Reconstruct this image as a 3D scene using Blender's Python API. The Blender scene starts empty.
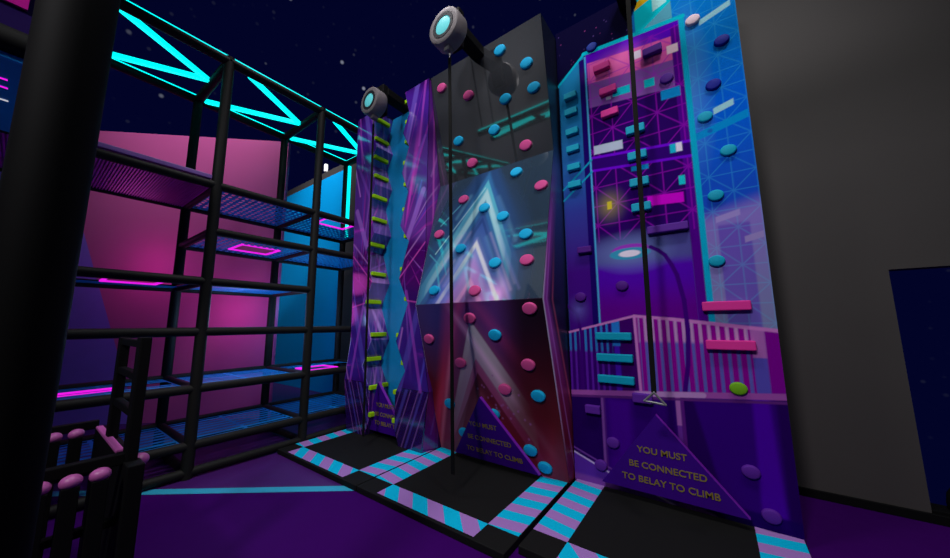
import bpy, bmesh, math, random
import numpy as np
from mathutils import Vector, Matrix

# ------------------------------------------------------------------ camera, world, lights
S = bpy.context.scene
COL = S.collection
random.seed(4)
RNG = np.random.default_rng(7)

cam_d = bpy.data.cameras.new('camera')
cam = bpy.data.objects.new('camera', cam_d)
COL.objects.link(cam)
cam_d.sensor_fit = 'HORIZONTAL'
cam_d.sensor_width = 36.0
cam_d.lens = 36.0 * 328.475 / 950.0
cam_d.clip_start = 0.05
_y, _p, _r = (math.radians(a) for a in (-35.746, 7.775, -0.386))
_fw = Vector((math.sin(_y)*math.cos(_p), math.cos(_y)*math.cos(_p), math.sin(_p)))
_rt = Vector((math.cos(_y), -math.sin(_y), 0))
_up = _rt.cross(_fw)
RT = math.cos(_r)*_rt + math.sin(_r)*_up
UP = -math.sin(_r)*_rt + math.cos(_r)*_up
cam.matrix_world = Matrix(((RT.x, UP.x, -_fw.x, 0), (RT.y, UP.y, -_fw.y, 0),
                           (RT.z, UP.z, -_fw.z, 1.65), (0, 0, 0, 1)))
S.camera = cam
S.view_settings.view_transform = 'Standard'
S.view_settings.look = 'None'
S.view_settings.exposure = 0.0
S.view_settings.gamma = 1.0
S.view_settings.use_curve_mapping = False

def lin(c):
    out = []
    for v in c:
        v /= 255.0
        out.append(v/12.92 if v <= 0.04045 else ((v+0.055)/1.055)**2.4)
    return out

# world: dark navy hall ceiling sky with soft stars
W = bpy.data.worlds.new('night_sky'); S.world = W; W.use_nodes = True
nt = W.node_tree; nt.nodes.clear()
def N(t, typ, **kw):
    n = t.nodes.new(typ)
    for k, v in kw.items(): setattr(n, k, v)
    return n
def star_layer(scale, rad, strength):
    v = N(nt, 'ShaderNodeTexVoronoi'); v.inputs['Scale'].default_value = scale
    nt.links.new(tc.outputs['Generated'], v.inputs['Vector'])
    m = N(nt, 'ShaderNodeMapRange'); m.interpolation_type = 'SMOOTHSTEP'
    m.inputs[1].default_value = rad; m.inputs[2].default_value = rad*0.25
    m.inputs[3].default_value = 0.0; m.inputs[4].default_value = 1.0
    nt.links.new(v.outputs['Distance'], m.inputs[0])
    sx = N(nt, 'ShaderNodeSeparateXYZ'); nt.links.new(v.outputs['Color'], sx.inputs[0])
    p = N(nt, 'ShaderNodeMath', operation='POWER'); nt.links.new(sx.outputs[0], p.inputs[0]); p.inputs[1].default_value = 2.0
    q = N(nt, 'ShaderNodeMath', operation='MULTIPLY'); nt.links.new(p.outputs[0], q.inputs[0]); nt.links.new(m.outputs[0], q.inputs[1])
    s = N(nt, 'ShaderNodeMath', operation='MULTIPLY'); nt.links.new(q.outputs[0], s.inputs[0]); s.inputs[1].default_value = strength
    return s
tc = N(nt, 'ShaderNodeTexCoord')
s1 = star_layer(21.0, 0.115, 0.30); s2 = star_layer(44.0, 0.2, 0.012)
add = N(nt, 'ShaderNodeMath', operation='ADD'); nt.links.new(s1.outputs[0], add.inputs[0]); nt.links.new(s2.outputs[0], add.inputs[1])
mix = N(nt, 'ShaderNodeMix', data_type='RGBA', blend_type='MIX')
mix.inputs[6].default_value = (*lin((2, 4, 38)), 1); mix.inputs[7].default_value = (0.75, 0.8, 1.0, 1)
nt.links.new(add.outputs[0], mix.inputs[0])
bg = N(nt, 'ShaderNodeBackground'); wo = N(nt, 'ShaderNodeOutputWorld')
nt.links.new(mix.outputs[2], bg.inputs[0]); nt.links.new(bg.outputs[0], wo.inputs[0])

def light(name, typ, loc, power, color=(1, 1, 1), target=None, size=0.3, spot=120, blend=0.6):
    d = bpy.data.lights.new(name, typ); d.energy = power; d.color = color
    if typ == 'SPOT':
        d.spot_size = math.radians(spot); d.spot_blend = blend; d.shadow_soft_size = size
    elif typ == 'POINT': d.shadow_soft_size = size
    elif typ == 'AREA': d.size = size
    o = bpy.data.objects.new(name, d); COL.objects.link(o); o.location = loc
    if target is not None:
        o.rotation_euler = (Vector(target)-Vector(loc)).to_track_quat('-Z', 'Y').to_euler()
    return o
# ceiling spots above the climbing walls and the frame, plus two unseen fills
light('hall_spot_mural', 'SPOT', (1.1, 1.3, 8.2), 520, (1, .97, .95), (-0.4, 3.3, 1.6), .35, 80)
light('hall_spot_chevron', 'SPOT', (-1.6, 1.2, 8.2), 330, (1, .97, .98), (-2.4, 3.2, 1.5), .35, 80)
light('hall_spot_columns', 'SPOT', (-3.4, 1.7, 8.2), 300, (1, .95, 1), (-4.0, 3.2, 1.5), .35, 70)
light('hall_spot_frame', 'SPOT', (-4.4, -.3, 8.8), 900, (1, .95, 1), (-7.7, 1.8, 6.3), .3, 56, 1.0)
light('hall_spot_blue_panel', 'SPOT', (-6.6, 2.2, 9.0), 1200, (1, 1, 1), (-8.6, 4.6, 5.0), .3, 50, 1.0)
light('front_fill', 'SPOT', (-.9, -3.2, 6.0), 900, (1, .97, 1), (-1.9, 3.4, 1.8), .4, 84, 1.0)  # unseen frontal fill added to lift the wall fronts
light('reflection_wall_fill', 'SPOT', (-4.5, -1.5, 9.5), 340, (1, 1, 1), (-8.5, -6.2, 10), .3, 120, 1.0)  # unseen fill added to light the reflection wall behind the camera
light('hall_spot_grey_wall', 'SPOT', (1.6, 2.6, 7.2), 45, (.92, 1, 1), (1.2, 4.6, 4.0), .3, 110, 1.0)
# little pink lamps of the play frame, then added blue fills
light('frame_lamp', 'POINT', (-7.75, .95, 2.75), 6, (1, .10, .75), size=.3)
light('frame_lamp_lower', 'POINT', (-6.75, 1.95, 1.9), 6, (1, .10, .75), size=.3)
light('blue_wall_fill', 'POINT', (-6.6, 3.3, 2.0), 7, (.2, .5, 1), size=.3)  # unseen blue fill added for the blue wall panel
light('deck_fill', 'POINT', (-5.5, 1.9, 1.75), 16, (.35, .6, 1), size=.3)  # unseen fill added to brighten the deck undersides
light('platform_fill', 'POINT', (-4.1, -1.0, 2.3), 5, (.4, .6, 1), size=.2)  # unseen fill added to light the platform underside
light('deck_fill_far', 'POINT', (-5.5, 3.0, 1.75), 12, (.35, .6, 1), size=.3)  # second added fill for the decks, further along

# ------------------------------------------------------------------ materials
def mat(name, color, rough=0.5, spec=0.5, metal=0.0, ior=1.5, emit=None, es=0.0, noise=0.0, nscale=20):
    m = bpy.data.materials.new(name); m.use_nodes = True
    t = m.node_tree; b = t.nodes['Principled BSDF']
    b.inputs['Base Color'].default_value = (*color, 1)
    b.inputs['Roughness'].default_value = rough
    b.inputs['Specular IOR Level'].default_value = spec
    b.inputs['Metallic'].default_value = metal
    b.inputs['IOR'].default_value = ior
    if emit:
        b.inputs['Emission Color'].default_value = (*emit, 1); b.inputs['Emission Strength'].default_value = es
    if noise:
        tcn = N(t, 'ShaderNodeTexCoord'); nz = N(t, 'ShaderNodeTexNoise'); nz.inputs['Scale'].default_value = nscale
        nz.inputs['Detail'].default_value = 4
        t.links.new(tcn.outputs['Object'], nz.inputs['Vector'])
        mx = N(t, 'ShaderNodeMix', data_type='RGBA')
        mx.inputs[6].default_value = (*[c*(1-noise) for c in color], 1)
        mx.inputs[7].default_value = (*[min(1, c*(1+noise)) for c in color], 1)
        t.links.new(nz.outputs['Fac'], mx.inputs[0]); t.links.new(mx.outputs[2], b.inputs['Base Color'])
    return m
def art_mat(name, rough=0.12, ior=1.6, spec=0.5):
    m = mat(name, (1, 1, 1), rough, spec, ior=ior)
    t = m.node_tree; a = N(t, 'ShaderNodeAttribute', attribute_name='print')
    t.links.new(a.outputs['Color'], t.nodes['Principled BSDF'].inputs['Base Color'])
    return m
def stripe_mat(name, a, b, period, c1, c2, off=0.0):
    m = mat(name, c1, 0.8, .1)
    t = m.node_tree; tcn = N(t, 'ShaderNodeTexCoord'); sx = N(t, 'ShaderNodeSeparateXYZ')
    t.links.new(tcn.outputs['Object'], sx.inputs[0])
    ma = N(t, 'ShaderNodeMath', operation='MULTIPLY'); ma.inputs[1].default_value = a/period; t.links.new(sx.outputs[0], ma.inputs[0])
    mb = N(t, 'ShaderNodeMath', operation='MULTIPLY_ADD'); mb.inputs[1].default_value = b/period
    t.links.new(sx.outputs[1], mb.inputs[0]); t.links.new(ma.outputs[0], mb.inputs[2])
    mo = N(t, 'ShaderNodeMath', operation='ADD'); mo.inputs[1].default_value = off+100; t.links.new(mb.outputs[0], mo.inputs[0])
    fr = N(t, 'ShaderNodeMath', operation='FRACT'); t.links.new(mo.outputs[0], fr.inputs[0])
    gt = N(t, 'ShaderNodeMath', operation='GREATER_THAN'); gt.inputs[1].default_value = .5; t.links.new(fr.outputs[0], gt.inputs[0])
    mx = N(t, 'ShaderNodeMix', data_type='RGBA'); mx.inputs[6].default_value = (*c1, 1); mx.inputs[7].default_value = (*c2, 1)
    t.links.new(gt.outputs[0], mx.inputs[0]); t.links.new(mx.outputs[2], t.nodes['Principled BSDF'].inputs['Base Color'])
    return m

M = {}
M['tube'] = mat('black padded tube', (.008, .008, .007), .6, .2)
M['pillar'] = mat('black pillar coat', (.0022, .0022, .0025), .7, .08)
M['black'] = mat('matt black', (.0025, .0025, .003), .7, .12)
M['mat_black'] = mat('black mat vinyl', (.008, .008, .008), .7, .1, noise=.25, nscale=300)
M['grey_wall'] = mat('dark grey wall paint', (.062, .056, .055), .6, .2, noise=.06, nscale=2)
M['pink_wall'] = mat('pink wall', (.74, .13, .42), .5, .3, noise=.03, nscale=4)
M['lavender'] = mat('lavender wall print', (.34, .20, .90), .5, .3, noise=.05, nscale=6)
M['blue_wall'] = mat('blue wall', (.0, .38, .88), .5, .2, noise=.03, nscale=4)
M['floor'] = mat('purple floor', (.040, .0005, .11), .7, .05, noise=.08, nscale=9)
M['floor_far'] = mat('lilac floor', (.06, .010, .135), .4, .4, noise=.08, nscale=9)
M['floor_line'] = mat('cyan floor tape', (.03, .42, .62), .5)
M['cyan_neon'] = mat('cyan neon', (0, .3, .3), .5, emit=(0, 1, 1), es=1.25)
M['magenta_neon'] = mat('magenta light strip', (.3, 0, .3), .5, emit=(.85, .01, .8), es=1.0)
M['blue_deck'] = mat('blue deck plastic', (.0, .24, .66), .6, .2)
M['magenta_deck'] = mat('magenta ridged deck', (.42, .01, .40), .35, .5)
M['lilac_edge'] = mat('lilac deck edge', (.22, .10, .40), .5)
M['cyan_hold'] = mat('cyan hold plastic', (.005, .40, .72), .6, .15)
M['pink_hold'] = mat('pink hold plastic', (.62, .07, .27), .6, .15)
M['hot_hold'] = mat('hot pink hold plastic', (.72, .03, .30), .6, .15)
M['teal_hold'] = mat('teal hold plastic', (.0, .33, .50), .6, .15)
M['navy_hold'] = mat('navy hold plastic', (.003, .010, .28), .6, .15)
M['blue_hold'] = mat('blue hold plastic', (.006, .03, .28), .6, .15)
M['purple_hold'] = mat('purple hold plastic', (.10, .016, .30), .6, .15)
M['violet_hold'] = mat('deep violet hold plastic', (.075, .006, .22), .6, .15)
M['leaf_hold'] = mat('leaf green hold plastic', (.15, .40, .01), .6, .15)
M['white_hold'] = mat('pale pink hold plastic', (.82, .62, .70), .6, .15)
M['green_hold'] = mat('lime green hold plastic', (.34, .64, .005), .6, .15)
M['sign'] = mat('indigo sign vinyl', (.040, .001, .22), .6, .1)
M['sign_edge'] = mat('lit violet sign edge', (.20, .012, .42), .45)
M['sign_text'] = mat('mustard lettering', (.23, .16, .03), .6, .2)
M['housing'] = mat('pale belay housing', (.17, .15, .155), .5)
M['lens'] = mat('cyan belay lens', (.12, .62, .66), .4, emit=(.10, .5, .52), es=.35)
M['belay_ring'] = mat('dark lens ring', (.02, .022, .026), .4)
M['webbing'] = mat('black webbing', (.006, .006, .006), .8, .1)
M['steel'] = mat('steel', (.22, .22, .23), .5, metal=.6)
M['ball'] = mat('pink foam ball', (.50, .11, .38), .4)
M['body'] = mat('dark navy panel side', (.006, .008, .014), .35)
M['chev_art'] = art_mat('chevron print', .05, 2.3)
M['chev_low'] = art_mat('chevron print satin', .35, 1.45, .3)
M['tower_art'] = art_mat('purple streak print', .12, 2.1)
M['mural_art'] = art_mat('city print', .8, 1.4, .03)
M['side_art'] = art_mat('side streak print', .3, 1.5, .3)
M['flank'] = mat('matt violet flank', (.05, .008, .08), .8, .05)
M['tower_back'] = mat('blue tower backing', (.0, .26, .60), .5, noise=.1, nscale=5)
M['white'] = mat('white enamel', (.8, .8, .8), .4, emit=(1, 1, 1), es=.5)
CY, LI = (.0, .48, .74), (.36, .18, .52)
M['stripe_front'] = stripe_mat('front diagonal stripes', 1, 1, .375, CY, LI, .28)
M['stripe_right'] = stripe_mat('right side stripes', -.16, 1, .25, CY, LI, .12)
M['stripe_left'] = stripe_mat('left side stripes', .16, 1, .25, CY, LI, .12)

# ------------------------------------------------------------------ mesh helpers
def world_offset(p):
    v = Vector((0, 0, 0))
    while p is not None: v += p.location; p = p.parent
    return v
class MB:
    def __init__(s): s.bm = bmesh.new()
    def box(s, x0, x1, y0, y1, z0, z1, bev=0.0, M4=None):
        tmp = bmesh.new(); bmesh.ops.create_cube(tmp, size=1)
        for v in tmp.verts:
            v.co = Vector(((x0+x1)/2+v.co.x*(x1-x0), (y0+y1)/2+v.co.y*(y1-y0), (z0+z1)/2+v.co.z*(z1-z0)))
        if bev: bmesh.ops.bevel(tmp, geom=tmp.edges[:]+tmp.verts[:], offset=bev, segments=2, affect='EDGES', profile=.5)
        s.join(tmp, M4); return s
    def join(s, tmp, M4=None):
        if M4 is not None: bmesh.ops.transform(tmp, matrix=M4, verts=tmp.verts)
        me = bpy.data.meshes.new('t'); tmp.to_mesh(me); tmp.free(); s.bm.from_mesh(me); bpy.data.meshes.remove(me)
    def tube(s, a, b, r, n=14, caps=True):
        a, b = Vector(a), Vector(b); d = b-a
        tmp = bmesh.new(); bmesh.ops.create_cone(tmp, cap_ends=caps, segments=n, radius1=r, radius2=r, depth=d.length)
        q = d.to_track_quat('Z', 'Y').to_matrix().to_4x4(); q.translation = (a+b)/2
        s.join(tmp, q); return s
    def bar(s, a, b, w, h):
        a, b = Vector(a), Vector(b); d = b-a
        q = d.to_track_quat('Z', 'Y').to_matrix().to_4x4(); q.translation = (a+b)/2
        s.box(-w/2, w/2, -h/2, h/2, -d.length/2, d.length/2, 0, q); return s
    def lathe(s, prof, n=28, M4=None):        # profile (r, h) turned about +Z
        tmp = bmesh.new(); rings = []
        for r, h in prof:
            if r < 1e-6: rings.append([tmp.verts.new((0, 0, h))])
            else: rings.append([tmp.verts.new((r*math.cos(2*math.pi*k/n), r*math.sin(2*math.pi*k/n), h)) for k in range(n)])
        for A, B in zip(rings, rings[1:]):
            for k in range(n):
                k2 = (k+1) % n
                if len(A) == 1: tmp.faces.new((A[0], B[k], B[k2]))
                elif len(B) == 1: tmp.faces.new((A[k], A[k2], B[0]))
                else: tmp.faces.new((A[k], A[k2], B[k2], B[k]))
        bmesh.ops.recalc_face_normals(tmp, faces=tmp.faces[:])
        s.join(tmp, M4); return s
    def prism(s, pts, axis, t0, t1):          # polygon extruded along an axis; pts in the other two axes
        def P(u, v, t): return {0: (t, u, v), 1: (u, t, v), 2: (u, v, t)}[axis]
        tmp = bmesh.new()
        A = [tmp.verts.new(P(u, v, t0)) for u, v in pts]; B = [tmp.verts.new(P(u, v, t1)) for u, v in pts]
        tmp.faces.new(A); tmp.faces.new(B[::-1])
        for k in range(len(pts)):
            k2 = (k+1) % len(pts); tmp.faces.new((A[k], B[k], B[k2], A[k2]))
        bmesh.ops.recalc_face_normals(tmp, faces=tmp.faces[:])
        s.join(tmp); return s
    def ball(s, c, r, sx=1, sy=1, sz=1):
        tmp = bmesh.new(); bmesh.ops.create_uvsphere(tmp, u_segments=24, v_segments=14, radius=r)
        s.join(tmp, Matrix.Translation(c) @ Matrix.Diagonal((sx, sy, sz, 1))); return s
    def build(s, name, m, parent=None, smooth=False, mats=None):
        off = world_offset(parent)
        me = bpy.data.meshes.new(name)
        if parent is not None:
            for v in s.bm.verts: v.co -= off
        s.bm.to_mesh(me); s.bm.free()
        if smooth:
            me.polygons.foreach_set('use_smooth', [True]*len(me.polygons))
            me.set_sharp_from_angle(angle=math.radians(40))
        o = bpy.data.objects.new(name, me); COL.objects.link(o)
        for mm in (mats or [m]): me.materials.append(mm)
        if parent is not None: o.parent = parent
        return o
def thing(name, loc, label, cat, group=None):
    o = bpy.data.objects.new(name, None); COL.objects.link(o); o.location = loc; o.empty_display_size = .1
    o['label'] = label; o['category'] = cat
    if group: o['group'] = group
    return o
def tag(o, label, cat, group=None):
    o['label'] = label; o['category'] = cat
    if group: o['group'] = group
    return o
def struct(o): o['kind'] = 'structure'; return o
def copy_to(src, parent, loc, rot=None, scale=None, m=None):
    c = src.copy(); COL.objects.link(c); c.parent = parent; c.location = Vector(loc)-world_offset(parent)
    if rot is not None: c.rotation_euler = rot
    if scale is not None: c.scale = scale
    return c

# grid sheet with a printed picture: P(i,j) gives points, colour array gives the print
def sheet(name, X, Y, Z, C, m, parent, smooth=False):
    nz, nx = X.shape
    off = world_offset(parent)
    co = np.stack([X-off.x, Y-off.y, Z-off.z], -1).reshape(-1, 3)
    idx = np.arange(nz*nx).reshape(nz, nx)
    f = np.stack([idx[:-1, :-1], idx[:-1, 1:], idx[1:, 1:], idx[1:, :-1]], -1).reshape(-1, 4)
    me = bpy.data.meshes.new(name)
    me.vertices.add(len(co)); me.vertices.foreach_set('co', co.ravel().astype(np.float32))
    me.loops.add(f.size); me.loops.foreach_set('vertex_index', f.ravel().astype(np.int32))
    me.polygons.add(len(f)); me.polygons.foreach_set('loop_start', np.arange(0, f.size, 4, dtype=np.int32))
    me.update(calc_edges=True); me.validate()
    a = me.color_attributes.new('print', 'FLOAT_COLOR', 'POINT')
    rgba = np.concatenate([np.clip(C.reshape(-1, 3), 0, .95), np.ones((nz*nx, 1))], 1)
    a.data.foreach_set('color', rgba.ravel().astype(np.float32))
    me.materials.append(m)
    o = bpy.data.objects.new(name, me); COL.objects.link(o); o.parent = parent
    return o

# ------------------------------------------------------------------ painting of the printed panels
L_ = lambda c: np.array(lin(c))
class Art:
    def __init__(s, U, V, base, w=.007):
        s.U, s.V, s.w = U, V, w
        s.C = np.zeros(U.shape+(3,)) + L_(base)
    def ss(s, d, w=None):                     # 1 where d<0
        w = w or s.w
        t = np.clip(.5-d/(2*w), 0, 1); return t*t*(3-2*t)
    def put(s, m, c, a=1.0):
        m = (m*a)[..., None]; c = c if isinstance(c, np.ndarray) else L_(c)
        s.C = s.C*(1-m)+c*m
    def add(s, m, c, a=1.0):
        s.C = s.C + (m*a)[..., None]*L_(c)
    def rect(s, x0, x1, z0, z1, w=None, skew=0.0):
        V = s.V - skew*(s.U-x0)
        d = np.maximum(np.maximum(x0-s.U, s.U-x1), np.maximum(z0-V, V-z1)); return s.ss(d, w)
    def poly(s, pts, w=None):                 # convex or not: even-odd with distance to edges
        U, V = s.U, s.V; ins = np.zeros(U.shape, bool); dist = np.full(U.shape, 9.)
        for (x0, y0), (x1, y1) in zip(pts, pts[1:]+pts[:1]):
            c = (y0 > V) != (y1 > V)
            with np.errstate(divide='ignore', invalid='ignore'):
                xi = (x1-x0)*(V-y0)/((y1-y0) if y1 != y0 else 1e-9)+x0
            ins ^= c & (U < xi)
            dx, dy = x1-x0, y1-y0; t = np.clip(((U-x0)*dx+(V-y0)*dy)/(dx*dx+dy*dy+1e-12), 0, 1)
            dist = np.minimum(dist, np.hypot(U-x0-t*dx, V-y0-t*dy))
        return s.ss(np.where(ins, -dist, dist), w)
    def seg(s, a, b, wd, w=None):
        dx, dy = b[0]-a[0], b[1]-a[1]; t = np.clip(((s.U-a[0])*dx+(s.V-a[1])*dy)/(dx*dx+dy*dy+1e-12), 0, 1)
        return s.ss(np.hypot(s.U-a[0]-t*dx, s.V-a[1]-t*dy)-wd/2, w)
    def ell(s, cx, cz, rx, rz, w=None):
        k = np.hypot((s.U-cx)/rx, (s.V-cz)/rz); return s.ss((k-1)*min(rx, rz), w)
    def glow(s, cx, cz, rx, rz, p=2):
        k = np.hypot((s.U-cx)/rx, (s.V-cz)/rz); return np.clip(1-k, 0, 1)**p
    def vgrad(s, z0, z1): return np.clip((s.V-z0)/(z1-z0), 0, 1)
    def lattice(s, m, c, a, x0, z0, cell, wd):
        U, V = (s.U-x0)/cell, (s.V-z0)/cell
        d = np.full(U.shape, 9.)
        for e in (U, V): d = np.minimum(d, np.abs(e-np.round(e))*cell)
        for e in (U+V, U-V): d = np.minimum(d, np.abs(e/2-np.round(e/2))*2*cell/1.414)
        s.put(m*s.ss(d-wd/2, .006), c, a)

# ------------------------------------------------------------------ the setting
# floor: darker near part and lilac part beyond the taped line
f = bmesh.new()
def lineY(x): return .815+(x+4.845)*.758
pn = [(-11.6, -6.1), (-2.6, -6.1), (-2.6, lineY(-2.6)), (-11.6, lineY(-11.6))]
pn2 = [(-2.6, -6.1), (4, -6.1), (4, 4.75), (-2.6, 4.75), (-2.6, lineY(-2.6))]
lineX = -4.845-.815/.758
pn = [(-11.6, -6.1), (-2.6, -6.1), (-2.6, lineY(-2.6)), (-11.0, lineY(-11.0)), (-11.6, lineY(-11.0))]
pf = [(-11.0, lineY(-11.0)), (-2.6, lineY(-2.6)), (-2.6, 4.75), (-11.6, 4.75), (-11.6, lineY(-11.0))]
for pts, mi in ((pn, 0), (pn2, 0), (pf, 1)):
    vs = [f.verts.new((x, y, 0)) for x, y in pts]; fc = f.faces.new(vs); fc.material_index = mi
bmesh.ops.recalc_face_normals(f, faces=f.faces[:])
b = MB(); b.bm.free(); b.bm = f
struct(b.build('floor', None, mats=[M['floor'], M['floor_far']]))
b = MB(); d = Vector((.797, .604, 0))
q0, q1 = Vector((-7.2, lineY(-7.2)+.065, 0)), Vector((-3.07, lineY(-3.07)+.065, 0)); nq = Vector((-.604, .797, 0))*.052
b.prism([(v.x, v.y) for v in (q0-nq, q1-nq, q1+nq, q0+nq)], 2, .0005, .003)
o = b.build('trim_1', M['floor_line']); struct(o)

# grey wall behind everything, with an open doorway to the night at its right end
b = MB()
b.prism([(-11.4, 0), (1.33, 0), (1.33, 2.115), (2.75, 2.115), (2.75, 0), (4.0, 0), (4.0, 5.85), (-11.4, 5.85)], 1, 4.60, 4.78)
struct(b.build('wall_back', M['grey_wall']))
b = MB(); b.box(-11.48, -11.4, 2.9, 4.78, 0, 5.85); struct(b.build('wall_left', M['grey_wall']))
b = MB(); b.box(-7.3, 4.0, 4.575, 4.60, 0, .075, .004); struct(b.build('baseboard_back', M['black']))
b = MB(); b.box(1.335, 2.745, 4.602, 4.77, 0, .10, .004); struct(b.build('trim_2', M['black']))
b = MB(); b.lathe([(0, 0), (.055, 0), (.06, .05), (.05, .13), (.03, .17), (0, .18)], 20, Matrix.Translation((1.50, 4.68, .10)))
tag(b.build('door_stop', M['black'], smooth=True), 'small black rounded stopper standing on the black doorway sill', 'stopper')
b = MB(); b.box(-11.35, -7.42, 4.57, 4.598, 0, 5.64, .004)
tag(b.build('wall_panel', M['blue_wall']), 'tall flat bright blue panel on the grey back wall behind the climbing frame', 'panel')
# angled pink wall
P0 = Vector((-6.63, 2.83, 0)); P1 = Vector((-8.95, .66, 0)); dv = (P1-P0).normalized(); nv = Vector((-dv.y, dv.x, 0))
if nv.dot(Vector((1, -1, 0))) < 0: nv = -nv
E5 = P0+dv*5.6
bm = bmesh.new()
def pv(a, z, off=0): v = P0+dv*a-nv*off; return bm.verts.new((v.x, v.y, z))
zt = 5.3; a0, a1 = 2.09, 2.09+.376*zt
F = [([(0, 0), (a0, 0), (a1, zt), (0, zt)], 0), ([(a0, 0), (5.6, 0), (5.6, zt), (a1, zt)], 1)]
for pts, mi in F:
    fc = bm.faces.new([pv(a, z) for a, z in pts]); fc.material_index = mi
fc = bm.faces.new([pv(a, z, .1) for a, z in [(0, 0), (0, zt), (5.6, zt), (5.6, 0)]])
for (q0, q1) in (((0, 0), (0, zt)), ((0, zt), (5.6, zt)), ((5.6, zt), (5.6, 0)), ((5.6, 0), (0, 0))):
    bm.faces.new([pv(*q0), pv(*q1), pv(*q1, .1), pv(*q0, .1)])
bmesh.ops.remove_doubles(bm, verts=bm.verts[:], dist=1e-4); bmesh.ops.recalc_face_normals(bm, faces=bm.faces[:])
b = MB(); b.bm.free(); b.bm = bm
struct(b.build('wall_angled', None, mats=[M['pink_wall'], M['lavender']]))
b = MB(); b.box(-16, 8, -6.3, -6.1, 0, 13); struct(b.build('reflection_wall', mat('pale grey reflection wall', (.45, .45, .47), .7, .2)))  # unseen wall behind the camera, added for grey reflections in the glossy panels
t = thing('wall_lamp', (-8.56, 4.69, 5.85), 'tiny white lamp standing on top of the grey back wall', 'lamp')
b = MB(); b.tube((-8.56, 4.69, 5.85), (-8.56, 4.69, 5.98), .012); b.build('stem', M['black'], t)
b = MB(); b.box(-8.60, -8.52, 4.65, 4.73, 5.96, 6.17, .01); b.build('lamp_body', M['white'], t)

# ------------------------------------------------------------------ play frame on the left
XF, PIT = -4.80, 1.245; XB = XF-PIT; R0 = .057
YS = [.02+PIT*k for k in range(-1, 4)]
YFAR = [.02+PIT*k for k in range(-2, -1)]
frame = thing('play_frame', (XF, YS[1], 0), 'tall black tube climbing frame with blue decks and cyan neon truss', 'climbing frame')
ZT = 5.027
def tube(name, a, b, r=R0, m='tube', parent=frame):
    q = MB(); q.tube(a, b, r, 18); return q.build(name, M[m], parent, smooth=True)
for y in YS:
    for x in (XF, XB): tube('post', (x, y, 0), (x, y, ZT+R0*.9))
for x in (XF, XB):
    tube('top_beam', (x, YFAR[0], ZT), (x, YS[-1], ZT))
    for y in YFAR: tube('post', (x, y, 0), (x, y, ZT+R0*.9))
for y in YFAR+YS: tube('cross_beam', (XF, y, ZT), (XB, y, ZT))
levels = {3.348: (0, 4), 2.774: (2, 4), 2.164: (0, 3), 1.581: (0, 4), .948: (0, 4), .341: (0, 4), .062: (0, 4)}
for z, (i0, i1) in levels.items():
    tube('rail', (XF, YS[i0], z), (XF, YS[i1], z), .05)
    if z != 1.581: tube('rail', (XB, YS[i0], z), (XB, YS[i1], z), .05)
    for k in range(i0, i1+1):
        if z != 1.581: tube('cross_rail', (XF, YS[k], z), (XB, YS[k], z), .045)
# neon tubes: outline of the top and a zigzag in every bay
def neon(a, b, w=.018, name='neon_strip', m='cyan_neon'):
    q = MB(); q.bar(a, b, w, w); return q.build(name, M[m], frame)
neon((XF, YFAR[0], ZT+R0+.012), (XF, YS[-1], ZT+R0+.012)); neon((XB, YFAR[0], ZT+R0+.012), (XB, YS[-1], ZT+R0+.012))
neon((XF, YS[-1], ZT+R0+.012), (XB, YS[-1], ZT+R0+.012))
neon((XB+.075, YS[-1]+.03, 3.42), (XB+.075, YS[-1]+.03, ZT-.06), .05)
XM = (XF+XB)/2+.02
for y0, y1 in zip((YFAR+YS)[:-1], (YFAR+YS)[1:]):
    for x in (XF-.06, XB+.06):
        neon((x, y0+(.25 if x == XF-.06 else .06), ZT), (XM, y1-.06, ZT), .054, 'neon_strut')
# unseen truss added overhead so the glossy chevron wall mirrors cyan beams
TX0, TY0, TY1, TXE = -3.72, .36, .88, 2.4
truss = thing('reflection_truss', (TXE, TY0, 0), 'added cyan lit black truss out of view overhead, mirrored in the glossy chevron wall', 'truss')
def neon2(a, b, w, name='neon_strip'):
    q = MB(); q.bar(a, b, w, w); return q.build(name, M['cyan_neon'], truss)
for y in (TY0, TY1):
    tube('overhead_beam', (TX0, y, ZT), (TXE, y, ZT), parent=truss); neon2((TX0, y, ZT+R0+.012), (TXE, y, ZT+R0+.012), .03)
    tube('support_post', (TXE, y, 0), (TXE, y, ZT+.05), parent=truss)
    tube('hanging_rod', (TX0+.1, y, ZT), (TX0+.1, y, 11.5), .012, parent=truss)
for k in range(5):
    xa, xb = TX0+k*1.224, TX0+(k+1)*1.224
    tube('cross_beam', (xb, TY0, ZT), (xb, TY1, ZT), .045, parent=truss)
    for y in (TY0+.05, TY1-.05): neon2((xa+.1, y, ZT), (xb-.06, (TY0+TY1)/2, ZT), .05, 'neon_strut')
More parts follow.
